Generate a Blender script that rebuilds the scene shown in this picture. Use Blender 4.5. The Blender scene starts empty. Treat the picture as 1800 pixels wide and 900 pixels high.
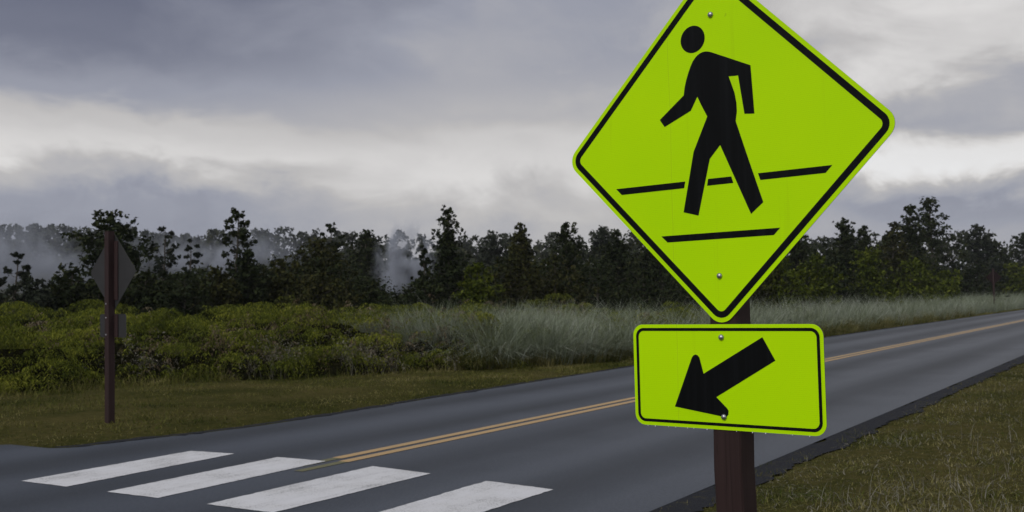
import bpy, math, numpy as np
from mathutils import Matrix, Vector

# ------------------------------------------------------------------ camera
SC = bpy.context.scene
COL = SC.collection
rad = math.radians
FPX, PITCH, ROLL, CAMZ = 1837.3, 0.04006, -0.01691, 1.57      # focal length in photo pixels (1800 wide)
_f = Vector((0, math.cos(PITCH), math.sin(PITCH)))
_u0 = Vector((0, -math.sin(PITCH), math.cos(PITCH)))
_x0 = Vector((1, 0, 0))
_x = math.cos(ROLL) * _x0 + math.sin(ROLL) * _u0
_u = -math.sin(ROLL) * _x0 + math.cos(ROLL) * _u0
cd = bpy.data.cameras.new('camera')
cam = bpy.data.objects.new('camera', cd)
COL.objects.link(cam)
cam.matrix_world = Matrix(((_x.x, _u.x, -_f.x, 0), (_x.y, _u.y, -_f.y, 0), (_x.z, _u.z, -_f.z, CAMZ), (0, 0, 0, 1)))
cd.sensor_width = 36
cd.lens = FPX / 1800 * 36
cd.clip_start, cd.clip_end = 0.05, 6000
cd.dof.use_dof = True
cd.dof.focus_distance = 3.3
cd.dof.aperture_fstop = 9
SC.camera = cam

# ------------------------------------------------------------------ sky and sun
SUN_ELEV, SUN_AZ = rad(38), rad(219)          # compass-like: 0 = +Y, 90 = +X ; behind the camera, to the left
w = bpy.data.worlds.new('World')
SC.world = w
w.use_nodes = True
N, L = w.node_tree.nodes, w.node_tree.links
N.clear()


def nd(T, typ, **kw):
    n = T.nodes.new(typ)
    for k, v in kw.items():
        setattr(n, k, v)
    return n


def mth(T, op, a, b=None, clamp=False):
    n = T.nodes.new('ShaderNodeMath')
    n.operation = op
    n.use_clamp = clamp
    for i, q in enumerate((a, b)):
        if q is None:
            continue
        if isinstance(q, (int, float)):
            n.inputs[i].default_value = q
        else:
            T.links.new(q, n.inputs[i])
    return n.outputs[0]


def ramp(T, fac, stops, interp='LINEAR'):
    n = T.nodes.new('ShaderNodeValToRGB')
    n.color_ramp.interpolation = interp
    e = n.color_ramp.elements
    while len(e) < len(stops):
        e.new(0.5)
    for i, (p, c) in enumerate(stops):
        e[i].position = p
        c = (c, c, c) if isinstance(c, (int, float)) else c
        e[i].color = (c[0], c[1], c[2], 1)
    if fac is not None:
        T.links.new(fac, n.inputs[0])
    return n.outputs[0]


def noise(T, vec, scale, detail=4, rough=0.55, dist=0.0):
    n = T.nodes.new('ShaderNodeTexNoise')
    n.inputs['Scale'].default_value = scale
    n.inputs['Detail'].default_value = detail
    n.inputs['Roughness'].default_value = rough
    n.inputs['Distortion'].default_value = dist
    if vec is not None:
        T.links.new(vec, n.inputs['Vector'])
    return n.outputs[0]


def mixc(T, fac, a, b, mode='MIX'):
    n = T.nodes.new('ShaderNodeMix')
    n.data_type = 'RGBA'
    n.blend_type = mode
    for k, q in ((0, fac), (6, a), (7, b)):
        if isinstance(q, (int, float)):
            n.inputs[k].default_value = q
        elif isinstance(q, tuple):
            n.inputs[k].default_value = (q[0], q[1], q[2], 1)
        else:
            T.links.new(q, n.inputs[k])
    return n.outputs[2]


T = w.node_tree
tc = nd(T, 'ShaderNodeTexCoord')
sep = nd(T, 'ShaderNodeSeparateXYZ')
L.new(tc.outputs['Generated'], sep.inputs[0])
mp = nd(T, 'ShaderNodeMapping')
mp.inputs['Scale'].default_value = (1, 1, 2.1)
L.new(tc.outputs['Generated'], mp.inputs[0])
mp2 = nd(T, 'ShaderNodeMapping')
mp2.inputs['Scale'].default_value = (1, 1, 1.8)
mp2.inputs['Location'].default_value = (3.1, 1.7, 0.4)
L.new(tc.outputs['Generated'], mp2.inputs[0])
nbig = noise(T, mp.outputs[0], 2.6, 3, 0.5, 0.4)
nmid = noise(T, mp2.outputs[0], 5.5, 6, 0.55, 0.7)
nfin = noise(T, mp.outputs[0], 17, 5, 0.58, 0.5)
zw = mth(T, 'ADD', sep.outputs[2], mth(T, 'MULTIPLY', mth(T, 'SUBTRACT', nbig, 0.5), 0.06))
zw = mth(T, 'ADD', zw, mth(T, 'MULTIPLY', mth(T, 'SUBTRACT', nmid, 0.5), 0.09))
zw = mth(T, 'ADD', zw, mth(T, 'MULTIPLY', mth(T, 'SUBTRACT', nfin, 0.5), 0.03))
left = ramp(T, zw, [(0.0, .42), (.06, .40), (.10, .41), (.122, .58), (.142, .78), (.160, .68), (.188, .42), (.225, .24), (.29, .17), (.40, .26), (.6, .45), (1, .55)], 'EASE')
right = ramp(T, zw, [(0.0, .45), (.05, .48), (.076, .38), (.094, .52), (.114, .92), (.130, .88), (.152, .47), (.172, .50), (.20, .74), (.245, .76), (.30, .60), (.45, .58), (.7, .55), (1, .55)], 'EASE')
midr = ramp(T, zw, [(0.0, .56), (.05, .58), (.08, .62), (.118, .76), (.145, .70), (.178, .54), (.22, .46), (.28, .44), (.4, .46), (.6, .5), (1, .55)], 'EASE')
azw = mth(T, 'ADD', sep.outputs[0], mth(T, 'MULTIPLY', mth(T, 'SUBTRACT', nmid, 0.5), 0.45))
f1 = mth(T, 'MULTIPLY', mth(T, 'ADD', azw, 0.34), 2.9, True)
f2 = mth(T, 'MULTIPLY', mth(T, 'SUBTRACT', azw, 0.10), 4.0, True)
val = mixc(T, f2, mixc(T, f1, left, midr), right)
mod = mth(T, 'ADD', 0.78, mth(T, 'MULTIPLY', nmid, 0.44))
mod = mth(T, 'MULTIPLY', mod, mth(T, 'ADD', 0.89, mth(T, 'MULTIPLY', nfin, 0.22)))
val = mth(T, 'MULTIPLY', val, mod)
cloud = ramp(T, val, [(0, (.09, .10, .15)), (.2, (.150, .162, .222)), (.42, (.325, .337, .400)), (.62, (.53, .515, .512)), (.8, (.735, .718, .708)), (1, (.88, .88, .885))])
sky = nd(T, 'ShaderNodeTexSky')
sky.sky_type = 'NISHITA'
sky.sun_disc = False
sky.sun_elevation = SUN_ELEV
sky.sun_rotation = SUN_AZ
bg1 = nd(T, 'ShaderNodeBackground')
L.new(sky.outputs[0], bg1.inputs[0])
bg1.inputs[1].default_value = 0.05
bg2 = nd(T, 'ShaderNodeBackground')
L.new(cloud, bg2.inputs[0])
bg2.inputs[1].default_value = 1.0
mx = nd(T, 'ShaderNodeMixShader')
mx.inputs[0].default_value = 0.95           # closed overcast, a trace of sky through it
L.new(bg1.outputs[0], mx.inputs[1])
L.new(bg2.outputs[0], mx.inputs[2])
wo = nd(T, 'ShaderNodeOutputWorld')
L.new(mx.outputs[0], wo.inputs[0])

sd = bpy.data.lights.new('sun', 'SUN')
sd.energy = 1.5
sd.angle = rad(35)
sd.color = (1, .97, .93)
sun = bpy.data.objects.new('sun', sd)
COL.objects.link(sun)
_sdir = Vector((math.sin(SUN_AZ) * math.cos(SUN_ELEV), math.cos(SUN_AZ) * math.cos(SUN_ELEV), math.sin(SUN_ELEV)))
sun.rotation_euler = _sdir.to_track_quat('Z', 'Y').to_euler()
sun.location = (-14, -18, 18)

SC.view_settings.view_transform = 'Standard'
SC.view_settings.look = 'None'
SC.view_settings.exposure = 0
SC.view_settings.gamma = 1
SC.view_settings.use_curve_mapping = False
SC.cycles.max_bounces = 5
SC.cycles.volume_bounces = 0
SC.cycles.volume_step_rate = 1.0
SC.cycles.volume_max_steps = 96

# ------------------------------------------------------------------ helpers
RNG = np.random.default_rng(7)
TH = 0.5690                                     # the road's heading, from +Y towards +X
DV = np.array([math.sin(TH), math.cos(TH)])
NV = np.array([math.cos(TH), -math.sin(TH)])


def ray(px, py):
    v = _x * ((px - 900) / FPX) + _u * ((450 - py) / FPX) + _f
    return np.array(v)


def gnd(px, py, z=0.0):                         # the point of the flat ground seen at a photo pixel
    v = ray(px, py)
    return v[:2] * (z - CAMZ) / v[2]


def horizon(px):
    a, b = ray(px, 300)[2], ray(px, 700)[2]
    return 300 + 400 * a / (a - b)


def st(p):
    p = np.asarray(p)
    return p @ DV, p @ NV


def xy(s, t):
    s, t = np.asarray(s, float), np.asarray(t, float)
    return s * DV[0] + t * NV[0], s * DV[1] + t * NV[1]


def np_mesh(name, V, quads=None, tris=None, mi=None, smooth=False):
    me = bpy.data.meshes.new(name)
    V = np.asarray(V, np.float32)
    q = np.zeros((0, 4), np.int32) if quads is None else np.asarray(quads, np.int32)
    r = np.zeros((0, 3), np.int32) if tris is None else np.asarray(tris, np.int32)
    me.vertices.add(len(V))
    me.vertices.foreach_set('co', V.ravel())
    idx = np.concatenate([q.ravel(), r.ravel()])
    tot = np.concatenate([np.full(len(q), 4), np.full(len(r), 3)]).astype(np.int32)
    start = np.concatenate([[0], np.cumsum(tot)[:-1]]).astype(np.int32) if len(tot) else tot
    me.loops.add(len(idx))
    me.loops.foreach_set('vertex_index', idx)
    me.polygons.add(len(tot))
    me.polygons.foreach_set('loop_start', start)
    me.polygons.foreach_set('loop_total', tot)
    if mi is not None:
        me.polygons.foreach_set('material_index', np.asarray(mi, np.int32))
    if smooth:
        me.polygons.foreach_set('use_smooth', np.ones(len(tot), bool))
    me.update(calc_edges=True)
    return me


def obj(name, me, mat=None, parent=None, label=None, cat=None, group=None, kind=None):
    o = bpy.data.objects.new(name, me)
    COL.objects.link(o)
    if mat is not None and me is not None:
        for m in (mat if isinstance(mat, (list, tuple)) else [mat]):
            me.materials.append(m)
    if parent is not None:
        o.parent = parent
    if label:
        o['label'] = label
    if cat:
        o['category'] = cat
    if group:
        o['group'] = group
    if kind:
        o['kind'] = kind
    return o


def empty(name, mw, label, cat, group=None):
    o = obj(name, None, label=label, cat=cat, group=group)
    o.empty_display_size = 0.2
    o.matrix_world = mw
    return o


def sm(a, b, x):
    x = np.clip((np.asarray(x, float) - a) / (b - a), 0, 1)
    return x * x * (3 - 2 * x)


_lat = np.random.default_rng(3).uniform(-1, 1, (128, 128))


def lump(x, y, wl, octs=3, k0=0):                # smooth value noise, about -1..1
    x, y = np.asarray(x, float), np.asarray(y, float)
    r, a, c, s = 0, 1.0, .8, .6
    for o in range(octs):
        u, v = (x * c - y * s) / wl * 1.9 + 17.3 * (k0 + o), (x * s + y * c) / wl * 1.9 + 5.1 * (k0 + 2 * o)
        i, j = np.floor(u).astype(int), np.floor(v).astype(int)
        fu, fv = u - i, v - j
        fu, fv = fu * fu * (3 - 2 * fu), fv * fv * (3 - 2 * fv)
        g = lambda p, q: _lat[(i + p) % 128, (j + q) % 128]
        r = r + a * ((g(0, 0) * (1 - fu) + g(1, 0) * fu) * (1 - fv) + (g(0, 1) * (1 - fu) + g(1, 1) * fu) * fv)
        a *= .5
        wl *= .47
    return r * 1.15


# ------------------------------------------------------------------ the lie of the land (metres)
_near_s = np.array([-80, 0, 6.7, 25, 400.])
_near_t = np.array([-3.30, -3.30, -3.32, -3.24, -3.2])
_cen_s = np.array([-80, 7, 25, 35, 55, 400.])
_cen_t = np.array([-7.05, -7.05, -7.02, -6.95, -6.8, -6.8])
# the far edge, with the mouth of a side road at the left
_far_s = np.array([-80, .4, 1.0, 6.86, 7.0, 7.13, 7.3, 8.07, 8.6, 9.4, 10.2, 12.5, 15, 18, 21, 30, 45, 60, 85, 400.])
_far_t = np.array([-10.3, -10.3, -23, -23, -10.6, -10.42, -10.36, -10.26, -10.08, -9.95, -9.95, -10.06, -10.18, -10.27, -10.38, -10.6, -10.6, -10.45, -10.3, -10.3])
_bsh_s = np.array([-40, -12, 0, 10.4, 13.6, 15.8, 18, 20.5, 24, 40, 100, 300.])
_bsh_t = np.array([-24, -20.5, -18.6, -17.1, -16.5, -14.9, -13.3, -12.0, -11.5, -11.1, -10.9, -10.9])


def t_near(s): return np.interp(s, _near_s, _near_t)
def t_cen(s): return np.interp(s, _cen_s, _cen_t)
def t_far(s): return np.interp(s, _far_s, _far_t)
def t_bush(s): return np.interp(s, _bsh_s, _bsh_t)


def ground_z(x, y):
    x, y = np.asarray(x, float), np.asarray(y, float)
    s, t = x * DV[0] + y * DV[1], x * NV[0] + y * NV[1]
    r = np.hypot(x, y)
    q = t_bush(s) - t
    z = 0.02 * np.clip(q, 0, 14)
    z = z + 10.5 * sm(60, 170, q) * sm(-0.2, 0.25, y / np.maximum(r, 1))
    off = np.minimum(np.abs(t - t_near(s)), np.abs(t - t_far(s)))
    verge = np.where((t > t_near(s)) | (t < t_far(s)), sm(0.1, 1.0, off), 0)
    z = z + verge * (0.03 + 0.03 * lump(x, y, 7, 1))
    edge = np.where((t > t_near(s)) | (t < t_far(s)), 0.0, 1.0)
    return z - 0.012 - 0.04 * edge


# ------------------------------------------------------------------ materials
def material(name):
    m = bpy.data.materials.new(name)
    m.use_nodes = True
    T = m.node_tree
    b = T.nodes['Principled BSDF']
    return m, T, b


def simple(name, col, rough=.6, metal=0.0, spec=.4):
    m, T, b = material(name)
    b.inputs['Base Color'].default_value = (*col, 1)
    b.inputs['Roughness'].default_value = rough
    b.inputs['Metallic'].default_value = metal
    b.inputs['Specular IOR Level'].default_value = spec
    return m


def foliage(name, cols, rough=.65, spec=.06, trans=0.0, wl=0.5, amp=1.15):
    """colour differs from leaf to leaf and slowly from clump to clump"""
    m, T, b = material(name)
    g = nd(T, 'ShaderNodeNewGeometry')
    tc = nd(T, 'ShaderNodeTexCoord')
    n = noise(T, tc.outputs['Object'], wl, 3, .6)
    f = mth(T, 'ADD', mth(T, 'MULTIPLY', g.outputs['Random Per Island'], .62), mth(T, 'MULTIPLY', mth(T, 'SUBTRACT', n, .5), amp))
    f = mth(T, 'ADD', f, .19, True)
    k = len(cols)
    c = ramp(T, f, [(i / (k - 1), cols[i]) for i in range(k)])
    T.links.new(c, b.inputs['Base Color'])
    b.inputs['Roughness'].default_value = rough
    b.inputs['Specular IOR Level'].default_value = spec
    if trans:
        tr = nd(T, 'ShaderNodeBsdfTranslucent')
        T.links.new(c, tr.inputs[0])
        ms = nd(T, 'ShaderNodeMixShader')
        ms.inputs[0].default_value = trans
        T.links.new(b.outputs[0], ms.inputs[1])
        T.links.new(tr.outputs[0], ms.inputs[2])
        T.links.new(ms.outputs[0], T.nodes['Material Output'].inputs[0])
    return m


def bump(T, b, h, strength, dist):
    n = nd(T, 'ShaderNodeBump')
    n.inputs['Strength'].default_value = strength
    n.inputs['Distance'].default_value = dist
    T.links.new(h, n.inputs['Height'])
    T.links.new(n.outputs[0], b.inputs['Normal'])


M = {}
M['ohia'] = foliage('ohia_leaves', [(.009, .014, .006), (.018, .026, .010), (.028, .036, .013), (.050, .050, .018)])
M['ohia_b'] = foliage('ohia_leaves_olive', [(.012, .015, .005), (.026, .030, .008), (.044, .045, .013), (.076, .067, .024)])
M['ohia_g'] = foliage('ohia_leaves_grey', [(.012, .017, .012), (.022, .029, .019), (.036, .043, .028), (.055, .06, .04)])
M['fernbush'] = foliage('fern_bush_leaves', [(.016, .025, .004), (.048, .066, .008), (.095, .118, .014), (.155, .165, .026)], trans=.15)
M['fern'] = foliage('fern_fronds', [(.016, .024, .004), (.060, .078, .010), (.150, .170, .019), (.28, .285, .042)], trans=.25, wl=.8, amp=1.4)
M['silver'] = foliage('silver_grass', [(.10, .115, .05), (.20, .235, .14), (.31, .35, .28), (.47, .47, .42)], wl=.3, trans=.2, amp=1.5)
M['straw'] = foliage('dry_stems', [(.07, .055, .04), (.13, .12, .09), (.2, .19, .15), (.26, .25, .22)], wl=1.0)
M['lawn'] = foliage('verge_grass', [(.028, .044, .007), (.074, .094, .016), (.145, .138, .040), (.22, .198, .076), (.36, .32, .16)], wl=.75, trans=.15, amp=1.8)
M['lawn_left'] = foliage('verge_grass_green', [(.019, .030, .005), (.058, .072, .012), (.112, .114, .026), (.165, .152, .048), (.27, .24, .105)], wl=.6, trans=.15, amp=2.0)
M['farleaf'] = foliage('far_leaves', [(.016, .020, .014), (.028, .034, .020), (.040, .046, .026), (.055, .056, .030)], wl=.08)
M['bark'] = foliage('bark', [(.045, .038, .030), (.085, .075, .062), (.13, .12, .105)], rough=.9, wl=3)

# ground
m, T, b = material('verge_soil')
tc = nd(T, 'ShaderNodeTexCoord')
n1 = noise(T, tc.outputs['Object'], .45, 5, .6)
n2 = noise(T, tc.outputs['Object'], 9, 5, .65)
c = ramp(T, mth(T, 'ADD', mth(T, 'MULTIPLY', n1, .6), mth(T, 'MULTIPLY', n2, .4)), [(.3, (.018, .022, .006)), (.45, (.042, .043, .014)), (.6, (.080, .069, .027)), (.75, (.050, .058, .014))])
T.links.new(c, b.inputs['Base Color'])
b.inputs['Roughness'].default_value = 1
b.inputs['Specular IOR Level'].default_value = 0
bump(T, b, n2, .8, .03)
M['soil'] = m


def asphalt_nodes(T, tc, base_dark=False):
    """colour, roughness and height of worn asphalt; local x runs across the road, y along it"""
    fine = noise(T, tc, 160, 3, .7)
    agg = nd(T, 'ShaderNodeTexVoronoi')
    agg.inputs['Scale'].default_value = 95
    T.links.new(tc, agg.inputs['Vector'])
    mpn = nd(T, 'ShaderNodeMapping')
    mpn.inputs['Scale'].default_value = (1.25, .05, 1)
    T.links.new(tc, mpn.inputs[0])
    tracks = noise(T, mpn.outputs[0], 1.0, 2, .5)
    blot = noise(T, tc, .55, 4, .6)
    return fine, agg, tracks, blot


m, T, b = material('asphalt')
tcn = nd(T, 'ShaderNodeTexCoord')
fine, agg, tracks, blot = asphalt_nodes(T, tcn.outputs['Object'])
sepn = nd(T, 'ShaderNodeSeparateXYZ')
T.links.new(tcn.outputs['Object'], sepn.inputs[0])
# oil and tyre lines: two a lane, darker, wavering a little
xw = mth(T, 'ADD', sepn.outputs[0], mth(T, 'MULTIPLY', mth(T, 'SUBTRACT', blot, .5), .5))
wave = mth(T, 'SINE', mth(T, 'MULTIPLY', mth(T, 'ADD', xw, 3.9), 6.2832 / 1.75))
wave = mth(T, 'MULTIPLY', mth(T, 'ADD', wave, 1), .5)
v = mth(T, 'ADD', mth(T, 'MULTIPLY', wave, .36), mth(T, 'MULTIPLY', tracks, .55))
v = mth(T, 'ADD', v, mth(T, 'MULTIPLY', blot, .25))
c = ramp(T, v, [(.25, (.019, .024, .032)), (.5, (.032, .040, .054)), (.8, (.048, .059, .079))])
c = mixc(T, .65, c, ramp(T, fine, [(.3, .5), (.5, .95), (.72, 1.6)]), 'MULTIPLY')
c = mixc(T, .6, c, ramp(T, noise(T, tcn.outputs['Object'], 38, 3, .7), [(.38, .55), (.5, 1.0), (.62, 1.5)]), 'MULTIPLY')
c = mixc(T, ramp(T, agg.outputs['Distance'], [(.05, .35), (.25, 0)]), c, (.14, .145, .16))
T.links.new(c, b.inputs['Base Color'])
c = mixc(T, .5, c, ramp(T, noise(T, tcn.outputs['Object'], 6, 4, .65), [(.3, .78), (.5, 1.0), (.7, 1.22)]), 'MULTIPLY')
T.links.new(ramp(T, v, [(.25, .62), (.8, .50)]), b.inputs['Roughness'])
b.inputs['Specular IOR Level'].default_value = .32
bump(T, b, fine, .35, .006)
M['asphalt'] = m

m, T, b = material('shoulder_asphalt')
tcn = nd(T, 'ShaderNodeTexCoord')
fine, agg, tracks, blot = asphalt_nodes(T, tcn.outputs['Object'])
c = ramp(T, fine, [(.3, (.010, .011, .014)), (.5, (.022, .024, .031)), (.75, (.050, .053, .064))])
c = mixc(T, ramp(T, noise(T, tcn.outputs['Object'], 7, 5, .7), [(.56, 0), (.66, .8)]), c, (.06, .055, .03))
T.links.new(c, b.inputs['Base Color'])
b.inputs['Roughness'].default_value = .95
b.inputs['Specular IOR Level'].default_value = .15
bump(T, b, noise(T, tcn.outputs['Object'], 45, 4, .7), .9, .03)
M['shoulder'] = m


def paint(name, col, dirt, wear_lo, wear_hi, extra=None):
    m, T, b = material(name)
    tcn = nd(T, 'ShaderNodeTexCoord')
    o = tcn.outputs['Object']
    fine = noise(T, o, 70, 4, .8)
    mpn = nd(T, 'ShaderNodeMapping')
    mpn.inputs['Scale'].default_value = (9, .8, 1)
    T.links.new(o, mpn.inputs[0])
    drag = noise(T, mpn.outputs[0], 1.0, 4, .6)
    blot = noise(T, o, 2.1, 4, .6)
    wv = mth(T, 'ADD', mth(T, 'MULTIPLY', fine, .72), mth(T, 'ADD', mth(T, 'MULTIPLY', drag, .16), mth(T, 'MULTIPLY', blot, .26)))
    worn = ramp(T, wv, [(wear_lo, 0), (wear_hi, 1)])
    c = mixc(T, ramp(T, blot, [(.35, 0), (.7, .55)]), col, dirt)
    c = mixc(T, ramp(T, drag, [(.48, 0), (.8, .25)]), c, tuple(q * .55 for q in col))
    c = mixc(T, worn, c, (.085, .088, .10))
    T.links.new(c, b.inputs['Base Color'])
    b.inputs['Roughness'].default_value = .6
    bump(T, b, fine, .3, .004)
    return m


M['white_paint'] = paint('white_road_paint', (.67, .68, .71), (.56, .56, .55), .60, .74)
M['yellow_paint'] = paint('yellow_road_paint', (.47, .31, .130), (.39, .265, .125), .64, .80)
M['old_yellow'] = paint('old_yellow_paint', (.135, .130, .050), (.11, .11, .05), .64, .80)

# sign sheeting: fluorescent yellow-green with the fine lozenge relief of prismatic film
m, T, b = material('yellow_green_sheeting')
tcn = nd(T, 'ShaderNodeTexCoord')
o = tcn.outputs['Object']
sepn = nd(T, 'ShaderNodeSeparateXYZ')
T.links.new(o, sepn.inputs[0])
p1 = mth(T, 'SINE', mth(T, 'MULTIPLY', mth(T, 'ADD', sepn.outputs[0], mth(T, 'MULTIPLY', sepn.outputs[2], .6)), 950))
p2 = mth(T, 'SINE', mth(T, 'MULTIPLY', mth(T, 'SUBTRACT', sepn.outputs[0], mth(T, 'MULTIPLY', sepn.outputs[2], .6)), 950))
pr = mth(T, 'ADD', mth(T, 'MULTIPLY', mth(T, 'MULTIPLY', p1, p2), .5), .5)
mpn = nd(T, 'ShaderNodeMapping')
mpn.inputs['Scale'].default_value = (26, 1, 1.1)
T.links.new(o, mpn.inputs[0])
streak = noise(T, mpn.outputs[0], 1, 3, .6)
fade = noise(T, o, 2.2, 3, .5)
c = mixc(T, ramp(T, fade, [(.3, 0), (.7, 1)]), (.58, .97, .0), (.53, .93, .0))
c = mixc(T, ramp(T, pr, [(0, .17), (1, 0)]), c, (.24, .50, .0))
c = mixc(T, ramp(T, streak, [(.62, 0), (.70, .10)]), c, (.30, .52, .01))
line = mth(T, 'ABSOLUTE', mth(T, 'ADD', mth(T, 'ADD', sepn.outputs[0], .146), mth(T, 'MULTIPLY', noise(T, o, 5, 2, .5), .012)))
c = mixc(T, mth(T, 'MULTIPLY', mth(T, 'LESS_THAN', line, .0011), .22), c, (.30, .48, .03))
spots = noise(T, o, 34, 2, .5)
c = mixc(T, ramp(T, spots, [(.76, 0), (.80, .5)]), c, (.17, .34, .01))
T.links.new(c, b.inputs['Base Color'])
b.inputs['Roughness'].default_value = .5
b.inputs['Specular IOR Level'].default_value = .08
bump(T, b, pr, .12, .0006)
M['sheeting'] = m

m, T, b = material('black_sign_film')
tcn = nd(T, 'ShaderNodeTexCoord')
mpn = nd(T, 'ShaderNodeMapping')
mpn.inputs['Scale'].default_value = (40, 1, 1.2)
T.links.new(tcn.outputs['Object'], mpn.inputs[0])
c = ramp(T, noise(T, mpn.outputs[0], 1, 3, .6), [(.45, (.0030, .0036, .0040)), (.75, (.0075, .0085, .010))])
T.links.new(c, b.inputs['Base Color'])
b.inputs['Roughness'].default_value = .5
b.inputs['Specular IOR Level'].default_value = .10
M['black'] = m

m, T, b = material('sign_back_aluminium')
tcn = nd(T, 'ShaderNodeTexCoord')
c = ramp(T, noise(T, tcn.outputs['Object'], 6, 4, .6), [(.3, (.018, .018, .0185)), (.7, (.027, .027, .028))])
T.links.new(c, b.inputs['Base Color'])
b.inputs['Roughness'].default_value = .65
M['signback'] = m
M['signback_brown'] = simple('sign_back_brown_paint', (.018, .010, .010), .8, 0, .1)
M['edge'] = simple('cut_aluminium_edge', (.10, .11, .08), .5, .3)
M['steel'] = simple('galvanised_bolt', (.42, .42, .45), .38, .9)
M['drop'] = simple('water', (.85, .87, .9), .05, 0, .6)


def post_mat(name, lo, hi):
    m, T, b = material(name)
    tcn = nd(T, 'ShaderNodeTexCoord')
    o = tcn.outputs['Object']
    mpn = nd(T, 'ShaderNodeMapping')
    mpn.inputs['Scale'].default_value = (55, 55, 1.3)
    T.links.new(o, mpn.inputs[0])
    grain = noise(T, mpn.outputs[0], 1, 5, .65, .4)
    crack = noise(T, mpn.outputs[0], .42, 2, .4, .8)
    chips = noise(T, o, 60, 3, .7)
    c = ramp(T, grain, [(.3, lo), (.7, hi)])
    c = mixc(T, ramp(T, crack, [(.494, 0), (.499, .6), (.501, .6), (.506, 0)]), c, (.003, .002, .002))
    c = mixc(T, ramp(T, chips, [(.71, 0), (.75, .55)]), c, (.10, .09, .09))
    T.links.new(c, b.inputs['Base Color'])
    b.inputs['Roughness'].default_value = .72
    b.inputs['Specular IOR Level'].default_value = .25
    bump(T, b, grain, .5, .002)
    return m


M['post'] = post_mat('brown_painted_timber', (.025, .0125, .0120), (.039, .022, .021))
M['post_red'] = post_mat('red_brown_painted_timber', (.026, .014, .014), (.042, .023, .023))

# ------------------------------------------------------------------ ground, road, shoulders, markings
gx = np.unique(np.concatenate([-np.geomspace(40, 1400, 26), np.linspace(-40, 60, 168), np.geomspace(60, 1400, 26)]))
gy = np.unique(np.concatenate([-np.geomspace(10, 1400, 18), np.linspace(-10, 90, 168), np.geomspace(90, 1400, 30)]))
X, Y = np.meshgrid(gx, gy)
Z = ground_z(X, Y)
nx, ny = len(gx), len(gy)
I = np.arange(nx * ny).reshape(ny, nx)
Q = np.stack([I[:-1, :-1], I[:-1, 1:], I[1:, 1:], I[1:, :-1]], -1).reshape(-1, 4)
obj('ground', np_mesh('ground', np.stack([X, Y, Z], -1).reshape(-1, 3), Q, smooth=True), M['soil'], kind='structure')


def road_strip(name, ss, cols, z, mat, parent=None, kind='structure', jitter=0, thick=0.0):
    """cols: functions t(s), one per lengthwise line; mesh in (across, along) coordinates, turned to the road's heading"""
    ss = np.asarray(ss, float)
    tt = np.stack([np.broadcast_to(c(ss), ss.shape) if callable(c) else np.full_like(ss, c) for c in cols], 1).astype(float)
    if jitter:
        for k in (0, -1):
            tt[:, k] += jitter * (lump(ss, ss * 0 + k * 9, 1.3, 4) + .5 * np.random.default_rng(5 + k).normal(size=len(ss)))
    n, k = tt.shape
    zz = np.full((n, k), z) if not callable(z) else z(ss[:, None], tt)
    V = np.stack([tt, np.repeat(ss[:, None], k, 1), zz], -1).reshape(-1, 3)
    I = np.arange(n * k).reshape(n, k)
    Q = np.stack([I[:-1, :-1], I[:-1, 1:], I[1:, 1:], I[1:, :-1]], -1).reshape(-1, 4)
    o = obj(name, np_mesh(name, V, Q), mat, parent, kind=kind)
    if parent is None:
        o.rotation_euler = (0, 0, -TH)
    return o


RS = np.concatenate([np.linspace(-80, -14, 12), np.arange(-13, 60, .33), np.geomspace(60, 400, 40)])
RS = np.unique(np.concatenate([RS, [.4, 1.0, 6.86, 7.0, 7.13]]))
road = road_strip('road', RS, [lambda s: t_far(s) + .02, lambda s: .5 * (t_far(s) + t_cen(s)), t_cen, lambda s: .5 * (t_near(s) + t_cen(s)), t_near], 0.0, M['asphalt'])
SS = np.concatenate([np.arange(-12, 60, .09), np.geomspace(60.1, 400, 60)])
road_strip('road_shoulder', SS, [lambda s: t_near(s) - .03, lambda s: t_near(s) + .16, lambda s: t_near(s) + .32], lambda s, t: -.004 + .012 * sm(.0, .3, t - t_near(s)) + 0 * s, M['shoulder'], jitter=.05)
road_strip('road_shoulder', SS[SS > 7.02], [lambda s: t_far(s) - .11, lambda s: t_far(s) - .03, lambda s: t_far(s) + .03], lambda s, t: .006 + 0 * s + 0 * t, M['shoulder'], jitter=.04)


def patch(name, poly, z, mat, parent, sub=14):
    """a painted quadrilateral with slightly ragged edges; corners in (t, s), in order"""
    p = [np.array(q) for q in poly]
    rg = np.random.default_rng(abs(hash((round(p[0][0], 2), round(p[0][1], 2)))) % 9999)
    V = []
    for i in range(4):
        a, b2 = p[i], p[(i + 1) % 4]
        k = sub * 3 if i % 2 else sub
        nrm = np.array([b2[1] - a[1], a[0] - b2[0]]) / np.linalg.norm(b2 - a)
        for j in range(k):
            jit = 0 if j == 0 else rg.normal() * .0035
            V.append(a + (b2 - a) * j / k + nrm * jit)
    V = np.array([(q[0], q[1], z) for q in V])
    me = bpy.data.meshes.new(name)
    me.from_pydata(V.tolist(), [], [list(range(len(V)))])
    me.validate()
    return obj(name, me, mat, parent)


stripes = [[(37, 846), (117, 856), (412, 798), (336, 793)], [(188, 865), (278, 876), (573, 811), (488, 804)],
           [(363, 887), (480, 902), (757, 833), (655, 820)], [(590, 923.5), (705, 947), (973, 861), (855, 846)]]
for q in stripes:
    c4 = [(st(gnd(*p))[1], st(gnd(*p))[0]) for p in q]
    patch('crosswalk_stripe', c4, .004, M['white_paint'], road)

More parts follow.
